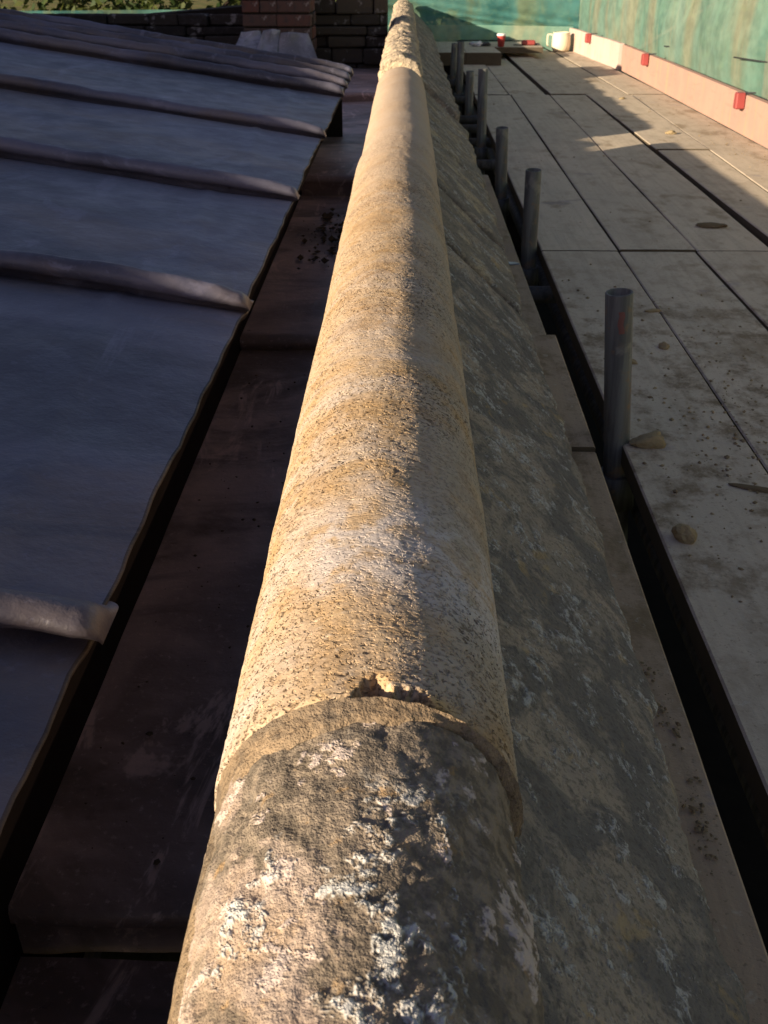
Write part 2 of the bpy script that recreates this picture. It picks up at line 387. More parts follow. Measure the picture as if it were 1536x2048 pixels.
def leaf_mat():
    m = M('leaves', .6, .3); r = m.noise(1.2, 4)
    c = m.mix(m.ramp(r, .38, .62), (.022, .045, .010), (.07, .085, .018)); m.col(c)
    tr = m.t.nodes.new('ShaderNodeBsdfTranslucent'); m.L(c, tr.inputs[0]); a = m.t.nodes.new('ShaderNodeMixShader'); a.inputs[0].default_value = .35
    m.L(m.b.outputs[0], a.inputs[1]); m.L(tr.outputs[0], a.inputs[2]); m.L(a.outputs[0], m.out.inputs[0]); return m.m
LEAF = leaf_mat()

# ------------------------------------------------------------ ground
gs = 700.0
g = link('ground', mesh([(-gs, -gs, -9), (gs, -gs, -9), (gs, gs, -9), (-gs, gs, -9)], [(0, 1, 2, 3)]), ground_mat(), kind='structure')

# ------------------------------------------------------------ parapet: wall core, roll stones, slope stones
par = thing('coping_parapet', 'long weathered stone parapet with rounded roll coping, sunlit on its left side', 'parapet')
par_core = link('wall_core', box_mesh(-.108, .196, -.6, 11.25, -9, -.690, name='core'), WALL, par)
for a_, b_ in ((-.6, 4.28), (4.82, 11.25)):
    link('hearting', box_mesh(-.108, .040, a_, b_, -.692, -.482), WALL, par)
RC = (-.019, -.465); RR = .095

def roll(name, y0, y1, ny, nang, rad, cx, cz, mat, lump=0.0, wear=0.0, s=0, chip=False, label=None, geo=False, a0=-118, a1=118):
    if geo:
        k = np.linspace(0, 1, ny); ys = (y0 + .25) * ((y1 + .25) / (y0 + .25)) ** k - .25
    else: ys = np.linspace(y0, y1, ny)
    # round both ends in: extra rows
    e = .004
    ys = np.concatenate([[y0, y0, y0 + e * .3], ys[1:-1] if ys[1] > y0 + e else ys[ys > y0 + e][:-1], [y1 - e * .3, y1, y1]])
    f = np.ones_like(ys); f[0] = .45; f[1] = 1 - e / rad; f[2] = 1 - e * .35 / rad; f[-1] = .45; f[-2] = 1 - e / rad; f[-3] = 1 - e * .35 / rad
    A = np.radians(np.linspace(a0, a1, nang)); Y, AA = np.meshgrid(ys, A, indexing='ij')
    Fm = f[:, None] * np.ones_like(AA)
    x = np.sin(AA); z = np.cos(AA)
    d = .0022 * fbm(x * 1.2, Y * 4, z * 1.2, s, 3) + lump * fbm(x * 2.2 + 7, Y * 9, z * 2.2, s + 11, 5) + wear * np.minimum(0, fbm(x * 3, Y * 14, z * 3, s + 31, 4) - .05)
    if chip:
        dy = Y - y0; an = np.degrees(AA)
        lim = 1.35 * (.013 * np.exp(-((an - 1) / 7.0) ** 2) + .011 * np.exp(-((an - 15) / 11) ** 2) + .005 * fbm(an / 3.0, 0, 0, 5, 3) * np.exp(-((an - 8) / 18) ** 2))
        dep = np.clip((lim - dy) / .006, 0, 1)
        d = d - dep * (.0105 + .0040 * fbm(an / 4.0, Y * 120, 0, 8, 3))
    r = (rad + d) * Fm
    P = np.stack([cx + r * x, Y, cz + r * z], -1)
    o = link(name, grid_mesh(P, name), mat, par)
    if label: o['label'] = label
    return o

roll('roll_stone', -.35, .4715, 430, 250, .0895, RC[0] + .0, RC[1] - .002, LICHEN, lump=.004, wear=.006, s=3, label='nearest roll stone, crusted with white and dark lichen')
roll('roll_stone', .476, 2.560, 950, 250, RR, *RC, ROLL, lump=.0012, wear=.0016, s=21, chip=True, geo=True, label='long pitted roll stone with ochre bands and a chipped front edge')
roll('roll_stone', 2.572, 4.30, 260, 130, RR - .0015, RC[0] + .003, RC[1] - .001, ROLL, lump=.0014, s=41, label='smooth pale pink roll stone')
# a piece is missing from the roll beyond the smooth stone: the sun shines through it
roll('roll_stone', 4.80, 5.9, 220, 90, RR - .002, *RC, FAR, lump=.009, wear=.02, s=51, label='rough eroded roll stone')
roll('roll_stone', 5.91, 7.5, 240, 80, RR - .002, *RC, FAR, lump=.014, wear=.02, s=61, label='rough eroded roll stone')
roll('roll_stone', 7.51, 9.3, 200, 70, RR - .003, *RC, FAR, lump=.012, wear=.015, s=71, label='rough eroded roll stone')
roll('roll_stone', 9.31, 11.2, 180, 60, RR - .003, *RC, FAR, lump=.012, wear=.015, s=81, label='rough eroded roll stone')
# lime mortar fillet closing the step between first and second roll stones
A = np.radians(np.linspace(-112, 112, 220)); prof = [(.4765, .0935), (.4745, .0925), (.4725, .0918), (.470, .0912), (.467, .0905), (.464, .0896), (.462, .085)]
P = np.zeros((len(prof), len(A), 3))
for i, (yy, rr) in enumerate(prof):
    wav = .003 * fbm(np.degrees(A) / 14, i * .2, 0, 77, 3) * (1 if i > 2 else 0)
    left = np.clip((-np.degrees(A) - 5) / 45, 0, 1) * .013 * max(0, i - 2) / 4
    r_ = rr + .0011 * fbm(np.degrees(A) / 3.0, i * .8, 0, 78, 3) + left * .10
    kk = 1 - .8 * np.clip((np.degrees(A) - 8) / 30, 0, 1)
    P[i, :, 0] = RC[0] + .001 + r_ * np.sin(A); P[i, :, 1] = .4765 - (.4765 - yy) * kk + wav * kk - left; P[i, :, 2] = RC[1] + r_ * np.cos(A)
fil = link('mortar_joint', grid_mesh(P), MORTAR, par)
# mortar bed seen as a sandy strip along the lower left of the near stone
ys = np.linspace(-.35, .475, 240); pr_ = [(-.088, -.424), (-.098, -.430), (-.106, -.441), (-.111, -.458), (-.111, -.480)]
P = np.zeros((len(ys), len(pr_), 3))
for j, (x, z) in enumerate(pr_):
    w = .0022 * fbm(ys * 22, j * .7, 0, 90, 4)
    P[:, j, 0] = x + w; P[:, j, 1] = ys; P[:, j, 2] = z + .003 * fbm(ys * 14, j * .5, 3, 91, 3)
link('mortar_bed', grid_mesh(P), MORTAR, par)
for (ya, yb) in ((2.5595, 2.5655), (5.898, 5.912), (7.498, 7.512), (9.298, 9.312)):
    A = np.radians(np.linspace(-112, 112, 80)); P = np.zeros((2, 80, 3))
    for i, yy in enumerate((ya, yb)):
        r_ = RR - .0025 + .0015 * noise(np.degrees(A) / 7, 0, 0, 4)
        P[i, :, 0] = RC[0] + r_ * np.sin(A); P[i, :, 1] = yy; P[i, :, 2] = RC[1] + r_ * np.cos(A)
    link('mortar_joint', grid_mesh(P), MORTAR, par)

def slope_stone(y0, y1, ny, nx, mat, s, drop=0.0, amp=.0035, label=None):
    # profile: from under the roll down to a thick ragged edge, then undercut
    top = (.045, -.452); bot = (.236, -.628)
    t = np.linspace(0, 1, nx); ys = np.linspace(y0, y1, ny)
    Y, T = np.meshgrid(ys, t, indexing='ij')
    rag = .013 * fbm(ys * 7, 0, 0, s, 4) + .012 * np.maximum(0, fbm(ys * 22, 3, 0, s + 3, 3))
    ex = rag[:, None] * T ** 2
    n = (.66, .75)
    d = amp * fbm(T * 3, Y * 10, 0, s + 5, 5) - drop
    edge = np.minimum(np.abs(Y - y0), np.abs(Y - y1)); d = d - .006 * np.exp(-edge / .004)
    X = top[0] + (bot[0] - top[0]) * T + ex + n[0] * d; Zz = top[1] + (bot[1] - top[1]) * T - ex * .75 + n[1] * d
    # rounded nose and underside rows
    extra = []
    for (dx, dz) in ((.004, -.006), (.004, -.018), (.001, -.036), (-.004, -.052), (-.03, -.056), (-.09, -.056)):
        q = .004 * fbm(ys * 16, dz * 90, 0, s + 9, 3)
        extra.append(np.stack([X[:, -1] + dx + q, ys, Zz[:, -1] + dz], -1))
    P = np.concatenate([np.stack([X, Y, Zz], -1), np.stack(extra, 1)], 1)
    a = P[0:1].copy(); b = P[-1:].copy()
    cen = np.array([.09, 0, -.60])
    for q, yv in ((a, y0 + .001), (b, y1 - .001)):
        q[..., 0] = cen[0] + (q[..., 0] - cen[0]) * .5; q[..., 2] = cen[2] + (q[..., 2] - cen[2]) * .5; q[..., 1] = yv
    P = np.concatenate([a, P, b], 0)
    o = link('weathering_stone', grid_mesh(P), mat, par)
    if label: o['label'] = label
slope_stone(-.40, .318, 260, 110, SLOPE, 5, .002)
slope_stone(.350, 2.012, 700, 110, SLOPE, 15, 0, label='long grey lichened sloping stone')
slope_stone(2.038, 2.535, 170, 80, SLOPE2, 25, -.004)
slope_stone(2.566, 3.245, 170, 70, SLOPE2, 35, -.009)
slope_stone(3.285, 4.44, 220, 60, SLOPE2, 45, -.011, .006)
slope_stone(4.93, 6.6, 200, 50, SLOPE, 55, -.004, .010)
slope_stone(6.64, 8.6, 180, 40, SLOPE, 65, .0, .012)
slope_stone(8.62, 11.2, 180, 40, SLOPE, 75, .0, .012)
link('mortar_joint', mesh([(.05, .31, -.463), (.05, .355, -.463), (.235, .355, -.636), (.235, .31, -.636)], [(0, 3, 2, 1)]), MORTAR, par)

# ------------------------------------------------------------ lead roof
h = .45; ex = -.229; SL = .148
XL = -2.98
roof = thing('lead_roof', 'low pitched grey lead roof with batten rolls, shaded, left of the parapet', 'roof')
rolls_y = [-.20, .661, 1.487, 2.254, 3.103, 4.082, 4.362, 4.600, 4.846]
def rz(x): return -.45 + SL * (ex - x)
for i in range(len(rolls_y) - 1):
    y0, y1 = rolls_y[i], rolls_y[i + 1]
    nxx = 120; nyy = max(12, int((y1 - y0) / .02))
    t = np.linspace(0, 1, nxx) ** 1.4; ys = np.linspace(y0 + .001, y1 - .001, nyy)
    Y, T = np.meshgrid(ys, t, indexing='ij')
    lip = .005 * fbm(ys * 3, i, 0, 200 + i, 4) + .003 * fbm(ys * 22, i, 0, 204 + i, 4)
    X = ex + lip[:, None] * (1 - T) + (XL - ex) * T
    bow = .006 * fbm(X * 2.2, Y * 3.2, 0, 210 + i, 3) + .0022 * fbm(X * 7, Y * 9, 0, 220 + i, 3) + .004 * np.exp(-((Y - y0) / .05) ** 2) - .010 * np.exp(-((Y - y1) / .035) ** 2)
    # long soft crease dressed along the sheet
    cr = y0 + (y1 - y0) * .62 + .12 * (X + 1)
    X2 = ex - .10 - (Y - y0) * .10
    bow = bow + .0035 * np.exp(-((X - X2) / .010) ** 2) + .003 * np.exp(-((Y - y0 - (y1 - y0) * .8 - .05 * X) / .012) ** 2) * (X > -.6)
    Zz = rz(X) + bow
    body = np.stack([X, Y, Zz], -1)
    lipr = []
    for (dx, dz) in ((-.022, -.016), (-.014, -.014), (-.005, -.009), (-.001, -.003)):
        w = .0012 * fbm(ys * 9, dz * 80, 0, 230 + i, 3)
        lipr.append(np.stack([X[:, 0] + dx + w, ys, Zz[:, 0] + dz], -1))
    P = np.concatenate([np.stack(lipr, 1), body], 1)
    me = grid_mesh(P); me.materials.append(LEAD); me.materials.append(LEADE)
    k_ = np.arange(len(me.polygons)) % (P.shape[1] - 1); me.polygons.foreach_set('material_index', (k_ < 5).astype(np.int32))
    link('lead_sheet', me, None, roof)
def batten(y, i, k=1.0):
    prof = [(.040, -.005), (.030, .000), (.021, .007), (.012, .018), (.003, .026), (-.007, .028), (-.016, .024), (-.021, .015), (-.018, .006), (-.004, .001), (.002, -.012)]
    n = 170; t = np.linspace(0, 1, n) ** 1.5; xs = ex - .012 + (XL - ex + .012) * t
    NE = 7; P = np.zeros((n + NE, len(prof), 3))
    w1 = .009 * fbm(xs * 3.2, i, 0, 300 + i, 3) + .005 * fbm(xs * 11, i, 0, 320 + i, 3); hh = 1 + .16 * fbm(xs * 5, i, 0, 340 + i, 4) + .09 * fbm(xs * 19, i, 0, 345 + i, 3)
    droop = np.exp(-(ex - xs) / .045)
    for j, (py, pz) in enumerate(prof):
        P[NE:, j, 0] = xs; P[NE:, j, 1] = y + py * k * (1 + .15 * droop * (py < 0)) + w1 - .004 * droop * (py < .01)
        P[NE:, j, 2] = rz(xs) + pz * k * hh * (1 - .35 * droop) + .0016 * fbm(xs * 24, j * .6, 0, 360 + i, 4)
        base = P[NE, j].copy()
        for q in range(1, NE + 1):
            u = q / NE * math.pi / 2; f = math.cos(u)
            P[NE - q, j] = (base[0] + .020 * math.sin(u), y + (base[1] - y) * (1 - .30 * (q / NE) ** 2), (rz(ex) - .003) + (base[2] - rz(ex) + .003) * f)
    return link('batten_roll', grid_mesh(P), LEADR, roof)
for i, y in enumerate(rolls_y): batten(y, i, (1.05 if i < 2 else 1.15) if i < 5 else 1.45)
link('roof_deck', mesh([(ex - .03, -.6, -.485), (ex - .03, 4.84, -.485), (XL, 4.84, rz(XL) - .03), (XL, -.6, rz(XL) - .03),
                        (ex - .03, -.6, -.52), (ex - .03, 4.84, -.52), (XL, 4.84, rz(XL) - .12), (XL, -.6, rz(XL) - .12)],
                       [(0, 1, 2, 3), (4, 7, 6, 5), (0, 4, 5, 1), (1, 5, 6, 2), (2, 6, 7, 3), (3, 7, 4, 0)]), TIMB, roof)
link('fascia_board', box_mesh(-.41, -.371, -.6, 4.84, -1.05, -.525, .003), TIMB, roof)
link('verge_board', box_mesh(XL, -.27, 4.80, 4.835, -1.05, -.50), TIMB, roof)

# ------------------------------------------------------------ stepped lead gutter
gut = thing('lead_gutter', 'stained lead box gutter stepping down between roof eave and parapet', 'gutter')
steps = [(-.7, .700, -.872), (.700, 2.29, -.800), (2.29, 3.87, -.768), (3.87, 6.05, -.700), (6.05, 7.45, -.655)]
for i, (y0, y1, z) in enumerate(steps):
    ny, nx = int((y1 - y0) / .025), 24
    ys = np.linspace(y0, y1, ny); xs = np.linspace(-.370, -.112, nx)
    Y, X = np.meshgrid(ys, xs, indexing='ij')
    Zz = z + .0045 * fbm(X * 6, Y * 3, 0, 400 + i, 4) + .03 * np.clip((X + .132) / .02, 0, 1) ** 2 
    body = np.stack([X, Y, Zz], -1)
    nose = []
    for (dy, dz) in ((.010, -.075), (.004, -.030), (-.006, -.020), (-.006, -.006)):
        nose.append(np.stack([xs, np.full(nx, y0 + dy) + .004 * fbm(xs * 14, dy * 100, 0, 430 + i, 2), Zz[0] + dz], -1))
    P = np.concatenate([np.stack(nose, 0), body], 0)
    link('lead_tray', grid_mesh(P), GUT, gut)
# debris lying in the gutter
CRUMBD2 = flat('boot_dirt', (.22, .165, .10), .95, .1, .4, 60, .003)
def crumbs(name, n, place, smin, smax, mat, parent=None, seed=1):
    rng = random.Random(seed); V = []; Fc = []
    ico = [(0, 0, 1), (.9, 0, .3), (.3, .85, .3), (-.72, .52, .3), (-.72, -.52, .3), (.3, -.85, .3), (0, 0, -.5)]
    fi = [(0, 1, 2), (0, 2, 3), (0, 3, 4), (0, 4, 5), (0, 5, 1), (6, 2, 1), (6, 3, 2), (6, 4, 3), (6, 5, 4), (6, 1, 5)]
    for _ in range(n):
        x, y, z = place(rng); s = smin + (smax - smin) * rng.random() ** 3; a = rng.random() * 6.28; ca, sa = math.cos(a), math.sin(a)
        sx, sy, sz = s * rng.uniform(.6, 1.3), s * rng.uniform(.6, 1.2), s * rng.uniform(.35, .9); b = len(V)
        for (u, v, w) in ico:
            u *= rng.uniform(.7, 1.2) * sx; v *= rng.uniform(.7, 1.2) * sy; w *= rng.uniform(.8, 1.2) * sz
            V.append((x + u * ca - v * sa, y + u * sa + v * ca, z + w + sz * .35))
        Fc += [tuple(b + k for k in t) for t in fi]
    o = link(name, mesh(V, Fc), mat, parent, kind='stuff'); return o
def cl(cx, cy, sx, sy, z): return lambda r: (r.gauss(cx, sx), r.gauss(cy, sy), z)
o = crumbs('gutter_debris', 260, lambda r: (min(-.13, max(-.37, r.gauss(-.20, .05))), r.gauss(3.25, .20), -.764), .003, .016, CRUMBD, seed=5)
tag(o, 'dark heap of dirt and crumbs lying in the lead gutter', 'debris')
o = crumbs('gutter_grit', 150, lambda r: (r.uniform(-.34, -.14), r.uniform(.75, 2.2), -.797), .001, .005, CRUMBD, seed=6)
tag(o, 'scattered dark grit on the gutter lead nearest the camera', 'debris')

# ------------------------------------------------------------ unseen wall put in for the higher mass that shades the roof
side = thing('unseen_shade_wall', 'unseen high brick wall put in at the left to shade the lead roof', 'wall')
link('wall_body', box_mesh(-3.34, -3.02, -7, 7.95, -9, .40), WALL, side)
bm_ = box_mesh(0, .215, 0, .1, 0, .065, .003)
for c in range(6):
    for k in range(40):
        y = -.4 + k * .225 + (.11 if c % 2 else 0)
        if y > 7.6: continue
        o = bpy.data.objects.new('brick', bm_ if k or c else bm_); C.objects.link(o); o.parent = side
        o.rotation_euler = (0, 0, R(90)); o.location = (-2.99 + random.uniform(-.002, .002), y, .02 + c * .075 - .05)
if not bm_.materials: bm_.materials.append(BRICK)
link('pier_shade_block', box_mesh(-3.36, -2.99, 4.80, 5.42, .456, .60, .006), WALL, side)  # unseen block added on the wall to shade the brick pier
link('coping_slab', box_mesh(-3.38, -2.965, -7.02, 7.97, .40, .455, .006), WALL, side)

# ------------------------------------------------------------ end wall of coursed stones
ew = thing('end_wall', 'dark coursed stone wall closing the gutter behind the lead roof', 'wall')
def ewtop(x): return -.37 + max(0, min(1, (x + 2.6) / 1.6)) * .12 + (max(0, x + .60) * .18)
link('wall_core', mesh([(-2.98, 7.56, -9), (-.12, 7.56, -9), (-.12, 7.56, -.24), (-.6, 7.56, -.29), (-1.0, 7.56, -.29), (-2.6, 7.56, -.42), (-2.98, 7.56, -.42),
                        (-2.98, 7.9, -9), (-.12, 7.9, -9), (-.12, 7.9, -.24), (-.6, 7.9, -.29), (-1.0, 7.9, -.29), (-2.6, 7.9, -.42), (-2.98, 7.9, -.42)],
                       [(0, 1, 2, 3, 4, 5, 6), (13, 12, 11, 10, 9, 8, 7)] + [(i + 7, (i + 1) % 7 + 7, (i + 1) % 7, i) for i in range(7)]), TIMB, ew)
z = -1.02; row = 0
while z < .0:
    hh = random.choice([.07, .085, .10, .06]); x = -2.96 - random.random() * .1
    while x < -.15:
        w = random.uniform(.16, .42); x1 = min(x + w, -.115); xm = (x + x1) / 2
        if z + hh < ewtop(xm) + .02 and x1 - x > .05 and x1 > -2.95:
            pr0 = random.uniform(-.025, .012)
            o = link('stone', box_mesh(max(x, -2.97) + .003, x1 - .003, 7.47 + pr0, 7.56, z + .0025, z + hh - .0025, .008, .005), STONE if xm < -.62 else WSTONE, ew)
        x = x1
        if x1 >= -.116: break
    z += hh; row += 1
# ledge of flat lead behind the roof verge
back = thing('back_gutter', 'flat lead area behind the far edge of the lead roof', 'gutter')
P = np.zeros((30, 60, 3)); ys = np.linspace(4.84, 7.5, 30); xs = np.linspace(-2.97, -.40, 60); Y, X = np.meshgrid(ys, xs, indexing='ij')
P = np.stack([X, Y, -.66 + .008 * fbm(X * 4, Y * 4, 0, 500, 3)], -1); link('lead_sheet', grid_mesh(P), GUT, back)

# ------------------------------------------------------------ brick pier with lead flashings
pier = thing('brick_pier', 'dark old brick pier with pale lead flashings round its base', 'pier', (-.76, 7.1, -.75))
px0, px1, py0, py1 = -.970, -.558, 6.86, 7.30
link('pier_core', box_mesh(px0 + .76 + .012, px1 + .76 - .012, py0 - 7.1 + .012, py1 - 7.1 - .012, 0, .672), TIMB, pier)
bmh = box_mesh(-.1, .1, -.05, .05, 0, .064, .004, .0015); bmv = box_mesh(-.05, .05, -.1, .1, 0, .064, .004, .0015); bmc = box_mesh(-.05, .05, -.05, .05, 0, .064, .004, .0015)
for b_ in (bmh, bmv, bmc): b_.materials.append(BRICK)
def brick(me, x, y, z):
    o = bpy.data.objects.new('brick', me); C.objects.link(o); o.parent = pier
    o.location = (x + random.uniform(-.004, .004), y + random.uniform(-.006, .004), z)
for c in range(9):
    z = .002 + c * .0745
    W = px1 - px0; L0 = px0 + .76; F0 = py0 - 7.1; B0 = py1 - 7.1
    if c % 2:
        for x in (L0 + .102, L0 + W - .102): brick(bmh, x, F0 + .05, z)
        for y in (F0 + .21, F0 + .335): brick(bmc, L0 + .05, y, z); brick(bmc, L0 + W - .05, y, z)
    else:
        for k in range(4): brick(bmc, L0 + .052 + k * (W - .104) / 3, F0 + .05, z)
        brick(bmv, L0 + .05, F0 + .215, z); brick(bmv, L0 + W - .05, F0 + .215, z); 
def flashing(x0, x1, xt0, xt1, zt, zb, y, s):
    n = 14; P = np.zeros((n, n, 3))
    for i in range(n):
        v = i / (n - 1)
        for j in range(n):
            u = j / (n - 1)
            xa = x0 + (xt0 - x0) * v; xb = x1 + (xt1 - x1) * v
            P[i, j] = (xa + (xb - xa) * u + .76, y - .10 * (1 - v) ** 2 + .018 * float(fbm(u * 3, v * 2, 0, s, 3)) - 7.1, zb + (zt - zb) * v + .004 * math.sin(u * 5 + s) * v + .75 + .055)
    o = link('lead_flashing', grid_mesh(P), FLASH, pier); m = o.modifiers.new('thick', 'SOLIDIFY'); m.thickness = .004
flashing(-1.02, -.84, -.975, -.86, -.455, -.56, 6.83, 601)
flashing(-.90, -.76, -.84, -.74, -.445, -.60, 6.80, 602)
flashing(-.79, -.50, -.735, -.575, -.46, -.64, 6.79, 603)
apr = thing('lead_apron', 'crumpled pale strip of lead lying behind the top roll of the roof', 'lead strip')
n = 60; P = np.zeros((8, n, 3)); xs = np.linspace(-2.0, -.95, n)
for i in range(8):
    v = i / 7; P[i, :, 0] = xs; P[i, :, 1] = 5.6 + v * .55; P[i, :, 2] = -.43 - .05 * (xs + 2) - .05 * (1 - v) ** 2 + .022 * fbm(xs * 6, v * 2, 0, 610, 4)
o = link('lead_sheet', grid_mesh(P), FLASH, apr); o.modifiers.new('thick', 'SOLIDIFY').thickness = .004
link('timber_bearer', box_mesh(-2.0, -.95, 5.75, 6.1, -.65, -.56), TIMB, apr)

# ------------------------------------------------------------ scaffold platform and boards
plat = thing('scaffold_platform', 'dusty boarded scaffold platform beside the parapet, half in sun', 'scaffold')
def plank(name, a, b, zt=-.8, th=.038, mat=BOARD, s=0, parent=plat, tilt=0.0):
    """a,b: (xl, xr, y) at the two ends"""
    n = max(4, int((b[2] - a[2]) / .12)); ys = np.linspace(a[2], b[2], n); k = (ys - a[2]) / (b[2] - a[2])
    xl = a[0] + (b[0] - a[0]) * k + .0016 * fbm(ys * 3, 0, 0, s, 3); xr = a[1] + (b[1] - a[1]) * k + .0016 * fbm(ys * 3, 5, 0, s + 1, 3)
    zz = zt + .0035 * fbm(ys * .7, s, 0, s + 2, 2); c = .003
    ring = [(xl, zz - th), (xl, zz - c), (xl + c, zz + tilt * 0), ((xl + xr) / 2, zz + .0006), (xr - c, zz + tilt), (xr, zz - c + tilt), (xr, zz - th + tilt)]
    m = len(ring); V = []; Fc = []
    for i in range(n):
        for (x, z) in ring: V.append((x[i], ys[i], z[i]))
    for i in range(n - 1):
        for j in range(m):
            j2 = (j + 1) % m; Fc.append((i * m + j, (i + 1) * m + j, (i + 1) * m + j2, i * m + j2))
    Fc.append(tuple(range(m))); Fc.append(tuple(range((n - 1) * m, n * m))[::-1])
    me = mesh(V, Fc); me.materials.append(mat); me.materials.append(EDGE)
    for p in me.polygons:
        if abs(p.normal.z) < .6: p.material_index = 1
    return link(name, me, mat, parent)
g_ = .003
# near bay
plank('board', (.392, .6225, .10), (.421, .655, 3.215), s=1)
plank('board', (.6285, .862, -.1), (.663, .893, 3.225), s=2, zt=-.802)
plank('board', (.868, 1.095, 0), (.899, 1.128, 3.23), s=3)
plank('board', (1.125, 1.34, 0), (1.172, 1.362, 3.24), s=4, zt=-.803)
plank('board', (1.35, 1.68, 0), (1.368, 1.70, 3.25), s=5)
# middle bay
plank('board', (.424, .657, 3.232), (.452, .683, 7.27), s=6, zt=-.802)
plank('board', (.665, .897, 3.238), (.690, .935, 7.28), s=7, zt=-.799)
plank('board', (.903, 1.134, 3.242), (.941, 1.168, 7.275), s=8, zt=-.801)
plank('board', (1.178, 1.375, 3.25), (1.182, 1.418, 5.13), s=9, zt=-.803)
plank('board', (1.176, 1.420, 5.145), (1.180, 1.464, 7.29), s=10, zt=-.800)
plank('board', (1.383, 1.70, 3.262), (1.474, 1.70, 7.34), s=11, zt=-.802)
# far bay
plank('board', (.455, .672, 7.29), (.455, .650, 10.9), s=12, zt=-.796)
plank('board', (.680, .915, 7.30), (.660, .875, 10.9), s=13, zt=-.802)
plank('board', (.945, 1.170, 7.285), (.905, 1.108, 10.9), s=14, zt=-.792)
plank('board', (1.178, 1.45, 7.30), (1.118, 1.385, 10.9), s=15, zt=-.801)
plank('board', (1.456, 1.70, 7.355), (1.392, 1.62, 10.9), s=16, zt=-.800)
# inner ledge boards hard against the wall
plank('inner_board', (.205, .327, .05), (.205, .355, 1.750), s=21, zt=-.800, mat=LEDGE)
plank('inner_board', (.207, .354, 1.757), (.207, .362, 2.395), s=22, zt=-.792, mat=LEDGE)
plank('inner_board', (.206, .349, 2.400), (.206, .352, 4.55), s=23, zt=-.812, mat=LEDGE)
tr_y = [2.98, 5.10, 5.75, 6.25, 6.62, 7.60, 9.0, .35]
for y in tr_y:
    link('transom', tube_mesh((.21, y, -.866), (1.85, y, -.866), .02415, 20), STEEL, plat)
for x in (.475, 1.74):
    link('ledger', tube_mesh((x, -.6, -.960), (x, 11.2, -.960), .02415, 20), STEEL, plat)
low = thing('gap_darkening_lift', 'lower lift of near-black scaffold boards added to keep the gap dark', 'scaffold')
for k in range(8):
    plank('board', (.205 + k * .228, .431 + k * .228, -.5), (.205 + k * .228, .431 + k * .228, 11.3), s=30 + k, zt=-2.75, parent=low, mat=TIMB)  # boards coloured near-black so the gap above them stays dark

# stacked raised boards at the far end
st = thing('raised_board_stack', 'raised pale boards laid on the platform at its far left end', 'board stack')
plank('board', (.245, .500, 9.33), (.245, .500, 9.97), s=41, zt=-.702, th=.098, parent=st, mat=BOARD)
plank('board', (.502, .786, 9.33), (.502, .770, 9.97), s=42, zt=-.704, th=.096, parent=st, mat=BOARD)
plank('board', (.235, 1.20, 9.975), (.235, 1.22, 10.62), s=43, zt=-.708, th=.046, parent=st, mat=BOARD)
plank('board', (.235, .70, 9.98), (.235, .72, 10.6), s=44, zt=-.756, th=.042, parent=st, mat=BOARD)

# ------------------------------------------------------------ poles
poles = [((.374, 1.79, -.515), (.405, 1.80), 'nearest scaffold pole, open topped with a red paint mark, standing in the gap'),
         ((.388, 3.27, -.569), (.392, 3.29), 'second nearest scaffold pole, short and dark, beside the board edge'),
         ((.381, 4.33, -.595), (.390, 4.35), 'third nearest scaffold pole, thin and dull, where the inner board ends'),
         ((.386, 5.62, -.498), (.390, 5.60), 'tall dark scaffold pole, right one of the middle pair'),
         ((.388, 6.76, -.610), (.387, 6.76), 'scaffold pole left of and behind the tall dark one'),
         ((.385, 7.93, -.528), (.383, 7.95), 'scaffold pole in front of raised boards, right one of the farthest pair'),
         ((.384, 8.92, -.608), (.378, 8.95), 'farthest scaffold pole, left one of the pair by the raised boards')]
for i, (t, b, lab) in enumerate(poles):
    p = thing('scaffold_pole', lab, 'scaffold pole', (b[0], b[1], -3.0), 'scaffold poles along the parapet')
    T = Vector(t); B = Vector((b[0], b[1], -.85)); B2 = B + (B - T).normalized() * 2.2; off = Vector((b[0], b[1], -3.0))
    link('tube', tube_mesh(B2 - off, T - off, .02415, 40, .0205), STEEL, p)
    d = (B - T).normalized(); c0 = B - off
    link('coupler', tube_mesh(c0 + d * .085, c0 + d * .015, .034, 20), STEEL, p)
    if i == 0:
        # worn red paint mark: thin shell on the tube
        V = []; Fc = []; q = (T - B).normalized().to_track_quat('Z', 'Y')
        for k in range(6):
            for j in range(7):
                a = R(-30 + j * 4 + 4 * math.sin(k * 1.7)); V.append((T - off) + d * (.028 + k * .008) + q @ Vector((.0246 * math.cos(a) , .0246 * math.sin(a), 0)))
        for k in range(5):
            for j in range(6): Fc.append((k * 7 + j, k * 7 + j + 1, (k + 1) * 7 + j + 1, (k + 1) * 7 + j))
        link('paint_mark', mesh(V, Fc), REDP, p)

